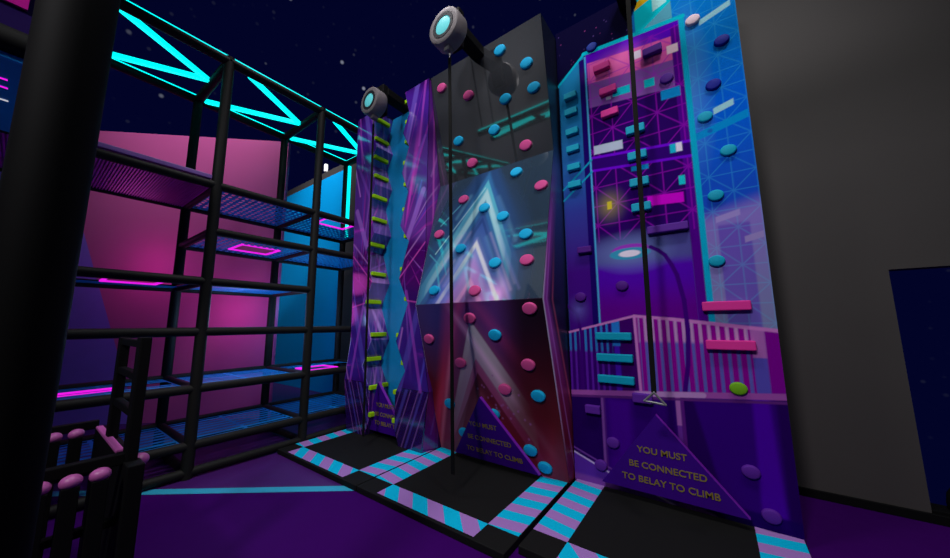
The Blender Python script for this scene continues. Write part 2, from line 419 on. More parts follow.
# decks: slotted blue plates with light framed hatches
def deck(k, z, slots, hatch=None, m='blue_deck', th=.003):
    x0, x1, y0, y1 = XB+.045, XF-.045, YS[k]+.045, YS[k+1]-.045
    nx, ny = (11, 15) if slots == 'dash' else (9, 2)
    px, py = (x1-x0)/nx, (y1-y0)/ny
    wx, wy = (.62, .50) if slots == 'dash' else (.45, .94)
    def inh(xa, xb, ya, yb):
        return hatch and not (xb <= hatch[0]+1e-6 or xa >= hatch[1]-1e-6 or yb <= hatch[2]+1e-6 or ya >= hatch[3]-1e-6)
    xs = [x0]; ys = [y0]
    for i in range(nx):
        c = x0+(i+.5)*px; xs += [c-px*wx/2, c+px*wx/2]
    xs.append(x1)
    for j in range(ny):
        c = y0+(j+.5)*py; ys += [c-py*wy/2, c+py*wy/2]
    ys.append(y1)
    hi = lambda i, j: i % 2 == 1 and j % 2 == 1
    bm = bmesh.new(); V = {}
    def vv(i, j, t):
        if (i, j, t) not in V: V[i, j, t] = bm.verts.new((xs[i], ys[j], z+(th/2 if t else -th/2)))
        return V[i, j, t]
    solid = {}
    for i in range(len(xs)-1):
        for j in range(len(ys)-1):
            solid[i, j] = not hi(i, j) and not inh(xs[i], xs[i+1], ys[j], ys[j+1])
    for (i, j), ok in solid.items():
        if not ok: continue
        bm.faces.new([vv(i, j, 1), vv(i+1, j, 1), vv(i+1, j+1, 1), vv(i, j+1, 1)])
        bm.faces.new([vv(i, j+1, 0), vv(i+1, j+1, 0), vv(i+1, j, 0), vv(i, j, 0)])
        for (di, dj, a, b_) in ((-1, 0, (i, j), (i, j+1)), (1, 0, (i+1, j+1), (i+1, j)), (0, -1, (i+1, j), (i, j)), (0, 1, (i, j+1), (i+1, j+1))):
            if not solid.get((i+di, j+dj), False):
                bm.faces.new([vv(*b_, 1), vv(*b_, 0), vv(*a, 0), vv(*a, 1)])
    q = MB(); q.bm.free(); q.bm = bm
    o = q.build('deck', M[m], frame)
    if hatch:
        q = MB(); w = .026; h0, h1, h2, h3 = hatch
        for (a, b_, c, d_) in ((h0-w, h1+w, h2-w, h2), (h0-w, h1+w, h3, h3+w), (h0-w, h0, h2, h3), (h1, h1+w, h2, h3)):
            q.box(a, b_, c, d_, z-.010, z+.010)
        q.build('hatch_frame', M['magenta_neon'], o)
    return o
def snap(k, xa, xb, ya, yb): return (xa, xb, ya, yb)
# ridged magenta deck over the first bays
for k in (0, 1):
    q = MB(); n = 46
    x0, x1, y0, y1 = XB+.045, XF-.045, YS[k]+.045, YS[k+1]-.045
    q.box(x0, x1, y0, y1, 3.345, 3.37)
    for i in range(n):
        c = y0+(i+.5)*(y1-y0)/n; q.box(x0, x1, c-.006, c+.006, 3.325, 3.345)
    q.build('ridged_deck', M['magenta_deck'], frame)
    q = MB(); q.box(XF-.03, XF+.03, YS[k]+.06, YS[k+1]-.06, 3.408, 3.46, .008); q.build('edge_strip', M['lilac_edge'], frame)
deck(2, 3.348, 'dash'); deck(3, 3.348, 'dash', (-5.25, -4.93, 2.76, 3.24))
deck(2, 2.774, 'dash', (-5.72, -5.28, 1.75, 2.22)); deck(3, 2.774, 'dash')
deck(1, 2.164, 'slat', (-5.6, -5.16, .53, .95)); deck(2, 2.164, 'slat'); deck(0, 2.164, 'slat')
for k in range(4):
    deck(k, .948, 'slat', {1: (-5.62, -5.42, .28, .72), 3: (-5.6, -5.2, 2.78, 3.22)}.get(k))
    deck(k, .341, 'slat')

# higher platform joining the frame at the picture's left edge
plat = thing('raised_platform', (-4.2, -.9, 0), 'high platform with blue slatted underside at the far left edge beyond the black pillar', 'platform')
px0, px1, py0, py1, pz = -4.66, -3.35, -2.2, -.08, 3.30
q = MB()
for i in range(30):
    c = px0+(i+.5)*(px1-px0)/30; q.box(c-.027, c+.027, py0, py1, pz-.03, pz)
for y in (py0+.2, -1.2, py1-.05): q.box(px0, px1, y-.03, y+.03, pz, pz+.03)
q.build('slatted_floor', M['blue_deck'], plat)
for i in (6, 9, 14):
    c = px1-(i+1.0)*(px1-px0)/30; q = MB(); q.box(c-.006, c+.006, py0+.1, py1-.12, pz-.036, pz-.012); q.build('light_strip', M['magenta_neon' if i < 12 else 'white'], plat)
q = MB(); q.tube((px1, py0, pz+.085), (px1, py1, pz+.085), .08, 18); q.build('edge_beam', M['tube'], plat, smooth=True)
q = MB(); q.tube((px0, py1, pz+.06), (px1, py1, pz+.06), .05, 18); q.build('edge_beam', M['tube'], plat, smooth=True)
for x, y in ((px1, py0), (px0, py0), (px1, -1.15)):
    q = MB(); q.tube((x, y, 0), (x, y, 4.45), .05, 16); q.build('post', M['tube'], plat, smooth=True)
q = MB(); q.box(px1-.02, px1+.02, py0, py1, pz+.15, pz+1.0, .005); q.build('side_board', mat('dark violet board', (.016, .006, .07), .85, .05), plat)
q = MB(); q.prism([(-.60, 3.61), (-.162, 3.61), (-.162, 4.1), (-.198, 4.1), (-.198, 3.655), (-.60, 3.655)], 0, px1+.02, px1+.04); q.build('pink_mark', mat('pink sign', (.50, .002, .26), .6, .1), plat)

# near black pillar
q = MB(); q.lathe([(0, 0), (.086, 0), (.0915, 4.6), (0, 4.6)], 48, Matrix.Translation((-1.72, .015, 0)))
q.box(-1.86, -1.58, -.124, .156, 0, .02, .004)
tag(q.build('pillar', M['pillar'], smooth=True), 'thick round black pillar standing nearest at the left', 'pillar')

# ------------------------------------------------------------------ rack of ball-topped posts with a ladder
rack = thing('ball_post_rack', (-3.2, .2, 0), 'black post rack topped with pink balls and a short black ladder', 'obstacle')
def rbox(name, *a, m='black', bev=.006, p=rack):
    q = MB(); q.box(*a, bev); return q.build(name, M[m], p)
for x, ys, rz in ((-2.64, (.05, .145, .243, .34), .89), (-3.74, (.05, .145, .237, .337), .893)):
    for y in ys:
        q = MB(); q.box(x-.034, x+.034, y-.03, y+.03, 0, rz-.02, .004); po = q.build('post', M['black'], rack)
        q = MB(); q.ball((x, y, rz), .0395, 1, 1.02, .86); q.build('ball_cap', M['ball'], po, smooth=True)
    rbox('top_rail', x-.13, x-.08, -.1, .45, .89, .95)
    rbox('bottom_rail', x-.13, x-.08, -.1, .45, .58, .62)
rbox('end_panel', -3.80, -2.60, .43, .50, 0, .905)
q = MB(); q.box(-3.74, -2.93, .425, .462, .905, .925, .006); q.build('pink_bar', M['ball'], rack)
q = MB(); q.ball((-2.76, .505, .885), .04, 1, 1, .9); q.build('ball_cap', M['ball'], rack, smooth=True)
lad = rbox('ladder_rail', -3.40, -3.31, .435, .485, .90, 1.575); rbox('ladder_rail', -2.80, -2.70, .435, .485, .90, 1.585)
for z in (1.545, 1.355, 1.15): rbox('ladder_rung', -3.32, -2.79, .44, .48, z-.022, z+.022)

# ------------------------------------------------------------------ mats
def mat_thing(x0, x1, y0, y1, li, ri, fi, label, right=True):
    t = thing('floor_mat', ((x0+x1)/2, (y0+y1)/2, 0), label, 'mat', 'mats in front of the climbing walls')
    H = .058
    q = MB(); q.box(x0, x1, y0, y1, 0, H, .006); q.build('pad', M['mat_black'], t)
    e = .006
    for nm, a, m in (('left', (x0+e, li, fi, y1-e), 'stripe_left' if ri < 0 or True else ''), ('right', (ri, x1-e, fi, y1-e), 'stripe_right'), ('front', (li, ri, y0+.03, fi), 'stripe_front')):
        q = MB(); q.box(*a, H-.004, H+.002); q.build('stripe_border', M[m], t)
mat_thing(-4.735, -3.038, 2.16, 3.75, -4.515, -3.312, 2.388, 'left black floor mat below the purple twin column wall')
mat_thing(-3.026, -1.325, 2.16, 3.75, -2.746, -1.607, 2.388, 'middle black floor mat below the chevron wall')
mat_thing(-1.288, .408, 2.30, 3.75, -1.008, .123, 2.537, 'right black floor mat below the city picture wall')

# ------------------------------------------------------------------ hold prototypes
def puck_mesh(name='hold'):
    q = MB(); q.lathe([(0, .031), (.056, .0305), (.064, .028), (.0685, .023), (.070, .017), (.070, 0), (0, 0)], 30, Matrix.Rotation(math.pi/2, 4, 'X'))
    return q       # faces -Y
def hold_proto(kind, m, parent, size=(.17, .07)):
    if kind == 'puck': q = puck_mesh()
    else:
        q = MB(); w, h = size
        q.box(-w/2, w/2, -.055, 0, -h/2, h/2, .009)
    me_o = q.build('hold', M[m], None, smooth=(kind == 'puck'))
    COL.objects.unlink(me_o)
    return me_o

# ------------------------------------------------------------------ wall 2: the folded chevron wall
seg = [(3.42, .06), (2.92, 1.89), (3.36, 3.6), (3.14, 5.17)]
def prof(z):
    for (y0, z0), (y1, z1) in zip(seg, seg[1:]):
        if z <= z1 or z1 == 5.17: return y0+(y1-y0)*(z-z0)/(z1-z0), math.atan2(y1-y0, z1-z0)
chev = thing('climbing_wall', (-2.165, 3.5, 0), 'folded dark climbing wall with pink and blue chevron print and round holds', 'climbing wall', 'climbing walls')
X0, X1 = -3.02, -1.312
q = MB(); q.prism([(3.75, .06)]+[(y+.004, z) for y, z in seg]+[(3.75, 5.17)], 0, X0, X1)
q.build('wall_body', M['body'], chev)
zz = np.concatenate([np.linspace(.06, 1.89, 230)[:-1], np.linspace(1.89, 3.6, 215)[:-1], np.linspace(3.6, 5.17, 160)])
xx = np.linspace(X0, X1, 215)
GX, GZ = np.meshgrid(xx, zz)
GY = np.interp(GZ, [s[1] for s in seg], [s[0] for s in seg])
A = Art(GX, GZ, (44, 46, 50))
k_up = A.ss(3.6-GZ); mid = A.ss(1.89-GZ)*A.ss(GZ-3.6); low = A.ss(GZ-1.89)
A.put(mid, (44, 60, 76))  # grey-blue veil of reflected haze put into the middle panel's colour
A.put(mid*A.glow(-2.3, 2.3, .9, 1.3, 1), (60, 100, 170), .8)
def chevron(ax, az, sl, sr, t_in, t_out, reach, c, a=1, m=1.0, soft=.05, rr=1.0):
    # inverted V: apex at (ax,az), leg slopes (dz/dx), thickness measured downwards
    dx = GX-ax
    zc = az-np.where(dx < 0, -dx*sl, dx*sr)
    d = zc-GZ                                  # depth below the ridge
    mk = A.ss(t_in-d, soft)*A.ss(d-t_out, soft)
    r = np.abs(dx)/np.where(dx < 0, reach, reach*rr)
    mk = mk*np.clip(1-r, 0, 1)**.5*np.clip((az-GZ)/.02+1, 0, 1)
    A.put(mk*m, c, a)
chevron(-2.17, 3.58, 1.6, 2.3, -.34, .10, .9, (44, 78, 130), .7, mid, .16, .7)
chevron(-2.17, 3.58, 1.6, 2.3, .0, .55, .95, (58, 120, 176), .75, mid, .07, .6)
chevron(-2.17, 3.50, 1.6, 2.3, .04, .34, .85, (96, 190, 208), .85, mid, .03, .55)
chevron(-2.165, 3.33, 1.6, 2.3, .0, .16, .75, (196, 228, 230), .75, mid, .04, .5)
chevron(-2.17, 2.98, 1.6, 2.1, .0, .30, 1.0, (66, 96, 176), .6, mid, .08, .7)
chevron(-2.17, 3.10, 1.5, 2.1, .16, .24, 1.0, (30, 54, 104), .5, mid, .02)
chevron(-2.21, 2.67, 1.5, 1.8, .0, .5, .8, (140, 140, 212), .7, mid, .10)
chevron(-2.21, 2.66, 1.55, 1.8, .02, .12, .75, (236, 232, 240), .85, mid, .03)
chevron(-2.21, 2.50, 1.5, 1.8, .06, .7, .7, (206, 120, 200), .7, mid, .12)
chevron(-2.22, 2.18, 1.6, 1.4, .0, .10, .5, (236, 150, 205), .8, mid, .03)
chevron(-2.22, 2.05, 1.6, 1.4, .0, .25, .35, (84, 66, 120), .7, mid, .05)
for k in range(34):           # rays running along the arrow legs
    sgn = -1 if k % 3 else 1
    u0, z0 = -2.2+sgn*RNG.uniform(.0, .35), RNG.uniform(1.95, 3.3); ln = RNG.uniform(.25, .7); sl = 1.6 if sgn < 0 else 2.0
    A.put(mid*A.seg((u0, z0), (u0+sgn*ln/2.0, z0-ln/2.0*sl), RNG.choice([.012, .03, .05]), .03), [(120, 190, 220), (150, 150, 230), (60, 90, 160), (220, 190, 230)][k % 4], RNG.uniform(.12, .4))
A.add(mid*A.glow(-1.82, 1.95, .22, .30), (255, 170, 230), .9)
A.add(mid*A.glow(-2.35, 2.35, .45, .6), (140, 190, 240), .5)
A.add(mid*A.glow(-2.62, 2.0, .4, .4), (60, 90, 200), .6)
for (a_, b_, w_, c_) in (((-2.85, 2.95), (-2.5, 3.25), .02, (110, 200, 220)), ((-2.8, 2.4), (-2.66, 2.05), .03, (90, 200, 220)),
                         ((-2.95, 2.55), (-2.7, 2.35), .015, (90, 200, 220)), ((-2.72, 2.5), (-2.60, 2.25), .02, (80, 190, 220)),
                         ((-2.85, 2.55), (-2.2, 3.35), .02, (190, 230, 235))):
    A.put(mid*A.seg(a_, b_, w_), c_, .5)
# lower part: dark reds
A.put(low, (62, 22, 36))
A.put(low*A.glow(-2.55, 1.75, .9, .9, 1), (64, 62, 140), .9)
A.put(low*A.glow(-1.9, 1.75, .7, .9, 1), (86, 46, 120), .8)
chevron(-2.22, 1.72, 1.55, 1.5, -.1, .9, 1.0, (120, 60, 110), .8, low, .12)
chevron(-2.22, 1.70, 2.3, 1.5, .0, .44, .60, (184, 176, 188), .95, low, .025, 1.05)
chevron(-2.22, 1.62, 2.0, 1.5, .12, .42, .5, (150, 120, 160), .5, low, .06)
chevron(-2.23, 1.24, 1.8, 1.5, -.02, .15, .7, (150, 74, 124), .8, low, .012)
chevron(-2.23, 1.10, 1.6, 1.5, .0, .22, .7, (46, 16, 30), .95, low, .015)
chevron(-2.23, .92, 1.6, 1.4, .0, .5, .8, (120, 46, 66), .8, low, .10)
A.add(low*A.ss(np.abs((GX+2.62)*.89-(GZ-1.25)*.40+.0)-.05, .10)*A.vgrad(.0, .7), (190, 40, 60), .8)
A.add(low*A.ss(np.abs((GX+2.95)*.93-(GZ-.5)*.30)-.05, .08), (170, 30, 40), .6)
A.add(low*A.ss(np.abs((GX+1.42)*.9-(GZ-.5)*.2)-.03, .08)*A.ss(GZ-1.0, .3), (150, 20, 26), .6)
A.add(low*A.ss(np.abs((GX+2.78)*.93-(GZ-.75)*.33)-.02, .03)*A.ss(GZ-1.5, .3), (235, 150, 170), .45)
A.add(low*A.ss(np.abs((GX+2.15)*.8+(GZ-1.35)*.55)-.03, .05)*A.ss(GZ-1.8, .2)*A.vgrad(.2, .9), (215, 160, 200), .5)
A.add(low*A.ss(np.abs((GX+1.72)*.8+(GZ-1.35)*.62)-.06, .09), (140, 30, 60), .5)
A.put(low*A.ss(1.55+GX*-1-GZ*.0-2.9+GZ*.0, .5)*0, (0, 0, 0))
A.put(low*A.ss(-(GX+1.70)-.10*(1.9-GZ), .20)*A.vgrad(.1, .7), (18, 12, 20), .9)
A.put(low*A.ss(GZ-.9, .9), (140, 20, 30), .5)
for k in range(26):
    x, z = -1.95+RNG.normal(0, .18), .75+RNG.normal(0, .22); A.put(low*A.ell(x, z, .012, .012), (150, 90, 150), .7)
G = 1.18
cuts = [0, 229, 443, len(zz)]
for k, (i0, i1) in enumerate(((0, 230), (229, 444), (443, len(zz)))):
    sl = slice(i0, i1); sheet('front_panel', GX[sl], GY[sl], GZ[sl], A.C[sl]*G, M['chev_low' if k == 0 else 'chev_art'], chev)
# printed right and left sides
def side_art(U, V):
    S_ = Art(U, V, (14, 18, 30))
    yf = np.interp(V, [s[1] for s in seg], [s[0] for s in seg]); r = (U-yf)
    S_.put(S_.vgrad(1.7, 3.2)*S_.ss(V-3.55, .2), (52, 70, 130), .55)
    c = S_.ss(V-2.9, .7)*S_.vgrad(.5, 1.5)
    S_.put(c*S_.ss(r-.12-.16*np.clip(1.9-V, 0, 2), .10), (150, 56, 150), .95)
    S_.put(S_.ss(V-1.3, .5)*S_.ss(r-.30, .2), (130, 26, 40), .75)
    S_.put(S_.ss(r-.03, .015)*S_.ss(V-2.3, .4)*S_.vgrad(.2, 1.0), (250, 200, 240), .75)
    S_.put(S_.ss(np.abs(r-.10-.05*(1.9-V))-.012, .02)*S_.ss(V-2.7, .5), (200, 120, 210), .5)
    S_.put(S_.ss(np.abs(r-.24-.09*(1.9-V))-.012, .03)*S_.ss(V-2.2, .5), (235, 100, 120), .5)
    S_.put(S_.ss(V-.35, .3), (70, 14, 18), .5)
    return S_.C
zs = np.linspace(.06, 5.17, 420); t01 = np.linspace(0, 1, 60)
T, ZS = np.meshgrid(t01, zs); yf = np.interp(ZS, [s[1] for s in seg], [s[0] for s in seg])
YSD = yf+T*(3.75-yf)
sheet('side_panel', np.full_like(ZS, X1+.003), YSD, ZS, side_art(YSD, ZS)*1.9, M['side_art'], chev)
sheet('side_panel', np.full_like(ZS, X0-.003), YSD, ZS, side_art(YSD, ZS)*1.9, M['side_art'], chev)
pink_h = hold_proto('puck', 'pink_hold', chev); cyan_h = hold_proto('puck', 'cyan_hold', chev)
PK = [(-2.834, 4.945), (-2.397, 4.659), (-1.643, 3.754), (-2.43, 3.771), (-2.525, 3.262), (-1.424, 3.158), (-2.847, 2.822), (-1.513, 2.297), (-2.125, 2.012), (-1.459, 1.80), (-2.208, 1.716), (-2.888, 1.472), (-2.448, 1.203), (-1.568, 1.239), (-1.896, .952)]
CYH = [(-1.871, 5.006), (-1.857, 4.395), (-1.538, 4.688), (-1.478, 4.374), (-2.054, 4.08), (-2.625, 4.128), (-1.765, 3.439), (-2.166, 3.054), (-1.879, 2.878), (-1.556, 2.596), (-2.434, 2.558), (-1.902, 2.311), (-2.744, 2.056), (-1.91, 1.535), (-1.509, .926), (-2.733, .682), (-2.095, .646), (-2.579, .345), (-1.698, .32), (-1.555, .168)]
for src, L in ((pink_h, PK), (cyan_h, CYH)):
    for x, z in L:
        y, a = prof(z); copy_to(src, chev, (x+.004, y-.002, z), (-a, 0, 0), (1.12, 1, .86))['label'] = 'pink round hold' if src is pink_h else 'blue round hold'

# ------------------------------------------------------------------ wall 1: twin zigzag columns
tower = thing('climbing_wall', (-3.88, 3.4, 0), 'purple twin column climbing wall with zigzag inner sides and lime holds', 'climbing wall', 'climbing walls')
ZR = [(.06, -3.515), (.27, -3.60), (.72, -3.60), (1.03, -3.41), (1.42, -3.605), (1.93, -3.385), (2.29, -3.575), (2.81, -3.39), (3.07, -3.58), (3.55, -3.428), (3.875, -3.568), (4.25, -3.43), (4.51, -3.567), (4.79, -3.44), (5.17, -3.545)]
ZO = [(.06, -3.085), (.80, -2.975+.0), (1.40, -3.09), (1.93, -3.09), (2.7, -3.06), (5.17, -3.03)]
XC = -3.88
def inner(z): return np.interp(z, [a for a, _ in ZR], [b for _, b in ZR])
def outer(z): return np.interp(z, [a for a, _ in ZO], [b for _, b in ZO])
FY, BY = 3.12, 3.46
zs = np.linspace(.06, 5.17, 512)
def column(sgn):
    xi, xo = inner(zs), outer(zs)
    cols, us = [], []
    def add_run(xa, ya, xb, yb, n, u0, u1):
        for t in np.linspace(0, 1, n):
            cols.append((xa*(1-t)+xb*t, ya*(1-t)+yb*t)); us.append(u0+(u1-u0)*t)
    o2 = np.minimum(outer(zs)+.055, -3.026)
    add_run(o2, 3.36, xo, FY, 20, .8, .5)
    add_run(xo, FY, xi, FY, 50, .5, .0)
    add_run(xi, FY, xi, BY, 30, 0, -.4)
    X = np.stack([c[0]+0*zs for c in cols], 1); Y = np.stack([c[1]+0*zs for c in cols], 1)
    Z = np.repeat(zs[:, None], X.shape[1], 1); U = np.repeat(np.array(us)[None], len(zs), 0)
    nI = 30; xr = -3.52
    U = (X-xr)+np.where(np.arange(X.shape[1])[None] < X.shape[1]-nI, 1, -1)*(Y-FY)
    if sgn < 0: X = 2*XC-X
    a = Art(U, Z, (50, 10, 92))
    a.put(a.ss(FY+.004-Y, .002)*a.ss(.25-U, .002), (96, 22, 120), .8)
    # planes of changing violet, then rays of light
    for k, (z0, z1, c, al) in enumerate(((3.4, 4.4, (92, 52, 150), .6), (4.4, 5.17, (84, 40, 170), .5), (2.2, 2.9, (70, 4, 90), .8), (.9, 1.9, (58, 34, 140), .5), (.06, .8, (34, 10, 84), .7), (2.9, 3.4, (120, 60, 170), .5))):
        a.put(a.ss(z0-Z-.3*U, .12)*a.ss(Z+.3*U-z1, .12), c, al)
    if sgn < 0: fx, fz = .25, 2.35
    else: fx, fz = .0, 2.75
    ang = np.arctan2(Z-fz, (U-fx)*1.0); rad = np.hypot(U-fx, Z-fz)
    for k in range(34):
        th = RNG.uniform(-math.pi, math.pi); w = RNG.uniform(.006, .03); c = [(120, 60, 170), (196, 50, 180), (84, 60, 190), (176, 130, 205)][k % 4]
        d = np.abs((np.angle(np.exp(1j*(ang-th)))))
        a.put(a.ss(d-w, w*.9)*np.clip((rad-.15)/.4, 0, 1)*np.clip(1.9-rad, 0, 1), c, RNG.uniform(.35, .9))
    for k in range(30):          # steep thin streaks
        u0, z0, sl, ln = RNG.uniform(-.4, 1.0), RNG.uniform(.1, 5), RNG.uniform(2.2, 4.5), RNG.uniform(.4, 1.1)
        a.put(a.seg((u0, z0), (u0+ln/sl, z0+ln), RNG.choice([.006, .012, .03]), .01), [(200, 120, 220), (170, 40, 170), (90, 80, 200)][k % 3], RNG.uniform(.25, .6))
    side = a.ss(FY+.004-Y, .002)*a.ss(.25-U, .002)
    a.put(side, (92, 20, 120), .5)
    a.put(a.ss(np.abs(U-.60)-.012, .02)*a.ss(2.4-Z, .4), (206, 90, 200), .7)
    a.put(a.ss(np.abs(U-.70)-.02, .03), (44, 4, 70), .6)
    front = a.ss(FY+.003-Y, .002)*0+((np.abs(Y-FY) < .004)*1.0)
    lowf = front*a.ss(Z-.80, .004)
    a.put(lowf, (30, 6, 70), .85)
    for k, (u0, w_) in enumerate(((-.27, .006), (-.16, .05), (-.08, .006), (.06, .007), (.13, .03), (.24, .006))):
        a.put(lowf*a.seg((u0, .05), (u0+.33, .85), w_, .01), [(176, 120, 196), (74, 62, 150)][w_ > .02], .6)
    a.put(front*a.ss(np.abs(Z-.80)-.004, .004), (20, 2, 50), .8)
    for (p_, q_, w_, c_, al) in (((.0, .8), (.35, 1.9), .10, (84, 66, 170), .6), ((.40, .8), (.10, 2.1), .05, (150, 60, 180), .6), ((-.05, 2.3), (.45, 2.75), .012, (226, 80, 190), .9), ((-.05, 2.0), (.45, 1.92), .010, (226, 80, 190), .8),
                                 ((.05, 2.75), (.40, 3.5), .09, (150, 96, 196), .7), ((-.02, 3.5), (.42, 4.3), .05, (120, 70, 180), .6), ((.02, 4.25), (.25, 5.17), .10, (110, 84, 190), .6), ((.3, 4.2), (.42, 5.17), .04, (170, 70, 190), .6),
                                 ((.02, 2.55), (.45, 2.95), .02, (190, 120, 210), .6), ((.1, 2.2), (.45, 2.45), .03, (90, 10, 110), .8)):
        a.put(front*a.seg(p_, q_, w_, .012), c_, al)
    ins = np.repeat((np.arange(X.shape[1])[None] >= X.shape[1]-nI)*1.0, len(zs), 0)
    for k in range(14):
        u0 = RNG.uniform(-.45, .05); a.put(ins*a.ss(np.abs(U-u0)-RNG.uniform(.003, .012), .008), [(60, 20, 110), (150, 80, 180), (120, 40, 160)][k % 3], .5)
    a.put(ins*a.glow(-.2, 2.1, .5, .5, 1), (190, 130, 210), .8)
    sheet('side_column', X, Y, Z, a.C*1.35, M['tower_art'], tower)
column(1); column(-1)
for sgn in (1, -1):       # closed column tops
    xa, xb = (-3.545, -3.028); q = MB()
    if sgn < 0: xa, xb = 2*XC-xb, 2*XC-xa
    q.box(xa, xb, FY+.002, 3.74, 5.15, 5.172); q.build('column_top', M['body'], tower)
    xa, xb = (-3.10, -3.028) if sgn > 0 else (2*XC+3.028, 2*XC+3.10)
    q = MB(); q.box(xa, xb, 3.362, 3.745, .06, 5.15); q.build('outer_flank', M['flank'], tower)
q = MB()
q.box(-4.735+.005, -3.026, BY, 3.75, .06, 5.165)
q.build('back_panel', M['tower_back'], tower)
q = MB(); q.box(-4.2, -3.56, 3.30, 3.46, .058, .14, .004); q.build('base_shadow', M['black'], tower)  # black block standing in for the shadow at the wall's base
gh = hold_proto('bar', 'green_hold', tower, (.27, .062))
for v in gh.data.vertices: v.co = Vector((v.co.y, v.co.x, v.co.z))   # bar along Y, sticking out to -X
gh.data.flip_normals()
HZ = [5.02, 4.68, 4.36, 4.03, 3.69, 3.31, 2.905, 2.43, 2.0, 1.5, 1.13, .735, .36]
for k, z in enumerate(HZ):
    xi = float(inner(z))
    ln = .55 if k >= 11 else 1.0
    copy_to(gh, tower, (xi+.004, 3.26 if k < 11 else 3.19, z), None, (1, ln, 1))
    copy_to(gh, tower, (2*XC-xi-.004, 3.26 if k < 11 else 3.19, z), (0, 0, math.pi), (1, ln, 1))
copy_to(gh, tower, (2*XC-float(inner(.74))-.004, 3.40, .74), (0, 0, math.pi), (1, .3, 1))

# ------------------------------------------------------------------ wall 3: the city picture wall
mur = thing('climbing_wall', (-.44, 3.65, 0), 'flat climbing wall printed with a neon city street and a lamp', 'climbing wall', 'climbing walls')
MX0, MX1, MY = -1.30, .408, 3.56
q = MB(); q.box(MX0, MX1, MY+.003, 3.76, .05, 5.22); q.build('wall_body', M['body'], mur)
xx = np.linspace(MX0, MX1, 262); zz = np.linspace(.05, 5.22, 790)
GX, GZ = np.meshgrid(xx, zz)
A = Art(GX, GZ, (6, 3, 40), .005)
for k in range(26):
    x, z = RNG.uniform(-1.29, -.45), RNG.uniform(4.55, 5.2); A.put(A.ell(x, z, .006, .006), [(150, 60, 130), (110, 80, 160)][k % 2], RNG.uniform(.2, .9))
# blue building on the right with lattice
bl = np.clip(A.ss(-.085-GX)*A.ss(4.69-GZ)+A.ss(.0-GX), 0, 1)
A.put(bl, (0, 112, 196))
A.put(bl*(1-A.vgrad(3.7, 4.3)), (0, 78, 200), .8); A.put(bl*(1-A.vgrad(2.6, 3.5)), (26, 62, 178), .85)
A.put(bl*A.ss(GZ-2.60-.25*(GX-.05), .09), (126, 106, 186)); A.put(bl*(1-A.vgrad(1.7, 2.5)), (116, 122, 166), .9)
A.put(A.ss(np.abs(GX-.21)-.11, .01)*A.ss(GZ-2.50, .02), (92, 62, 172), .75)
A.put(bl*A.ss(2.0-GZ, .5)*A.glow(.02, 3.9, .18, 1.0, 1), (90, 150, 210), .5)
A.lattice(bl, (60, 180, 222), .34, .075, 3.95, .165, .006)
for x0, x1, z0, h, c, s_ in ((.127, .371, 4.49, .055, (150, 205, 212), .30), (-.02, .06, 4.90, .055, (160, 215, 220), .30), (.16, .31, 3.545, .06, (150, 200, 205), .27),
                             (.01, .40, 3.335, .075, (0, 132, 196), .25), (.09, .264, 2.525, .055, (150, 132, 196), .25), (.274, .40, 2.32, .055, (146, 128, 186), .25)):
    A.put(A.rect(x0, x1, z0, z0+h, skew=s_), c, .92)
A.put(A.ell(.12, 3.40, .02, .02), (20, 80, 170), .8)
# cyan block
cb = A.rect(-.44, -.085, 4.6, 5.3)
A.put(cb, (0, 186, 200)); A.put(A.rect(-.445, -.42, 4.6, 5.3), (20, 110, 190))
A.put(A.poly([(-.34, 4.735), (-.085, 4.90), (-.085, 4.66)]), (84, 150, 172), .9)
A.put(A.rect(-.415, -.25, 4.99, 5.07, skew=.35), (206, 166, 22)); A.put(A.rect(-.245, -.12, 4.88, 5.12, skew=.3), (160, 215, 215))
# left face
lf = A.poly([(-1.285, 1.4), (-.975, 1.4), (-.975, 4.765), (-1.285, 4.508)])
A.put(lf, (24, 116, 166)); A.put(lf*(1-A.vgrad(2.9, 4.2)), (40, 62, 150)); A.put(lf*(1-A.vgrad(2.2, 3.1)), (62, 10, 124))
A.put(A.rect(-1.035, -.975, 1.4, 4.71), (24, 2, 96))
A.put(A.seg((-1.30, 4.495), (-.968, 4.772), .03), (0, 160, 186))
# main building
mb = A.poly([(-.96, 1.4), (.0, 1.4), (.0, 4.66), (-.968, 4.772)])
A.put(mb, (38, 0, 90))
sk = -.145
A.put(A.rect(-.955, -.03, 4.45, 4.775, skew=-.11), (84, 0, 180))
A.put(A.rect(-.94, -.11, 4.07, 4.63, skew=sk), (122, 72, 156))
A.put(A.rect(-.94, -.11, 4.37, 4.63, skew=sk), (214, 84, 164))
A.put(A.glow(-.6, 4.5, .5, .25), (235, 120, 180), .5)
A.put(A.rect(-.11, -.035, 1.4, 4.60), (76, 0, 132))
A.lattice(A.rect(-.955, -.04, 2.50, 4.62), (156, 14, 184), .62, -.71, 3.75, .2125, .010)
A.put(A.rect(-.955, -.03, 3.315, 3.475, skew=-.12), (44, 0, 104))
for z0 in (3.455, 3.305): A.put(A.rect(-.955, -.03, z0, z0+.028, skew=-.12), (104, 4, 200))
lo = A.rect(-.955, -.11, 1.4, 2.62)
A.put(lo*A.ss(GZ-2.50, .12), (74, 72, 144)); A.put(lo*A.ss(GZ-2.24, .06), (78, 4, 168)); A.put(lo*A.ss(GZ-1.93, .2), (92, 0, 132))
A.put(lo*A.glow(-.62, 2.36, .42, .24, 1), (110, 130, 190), .8)
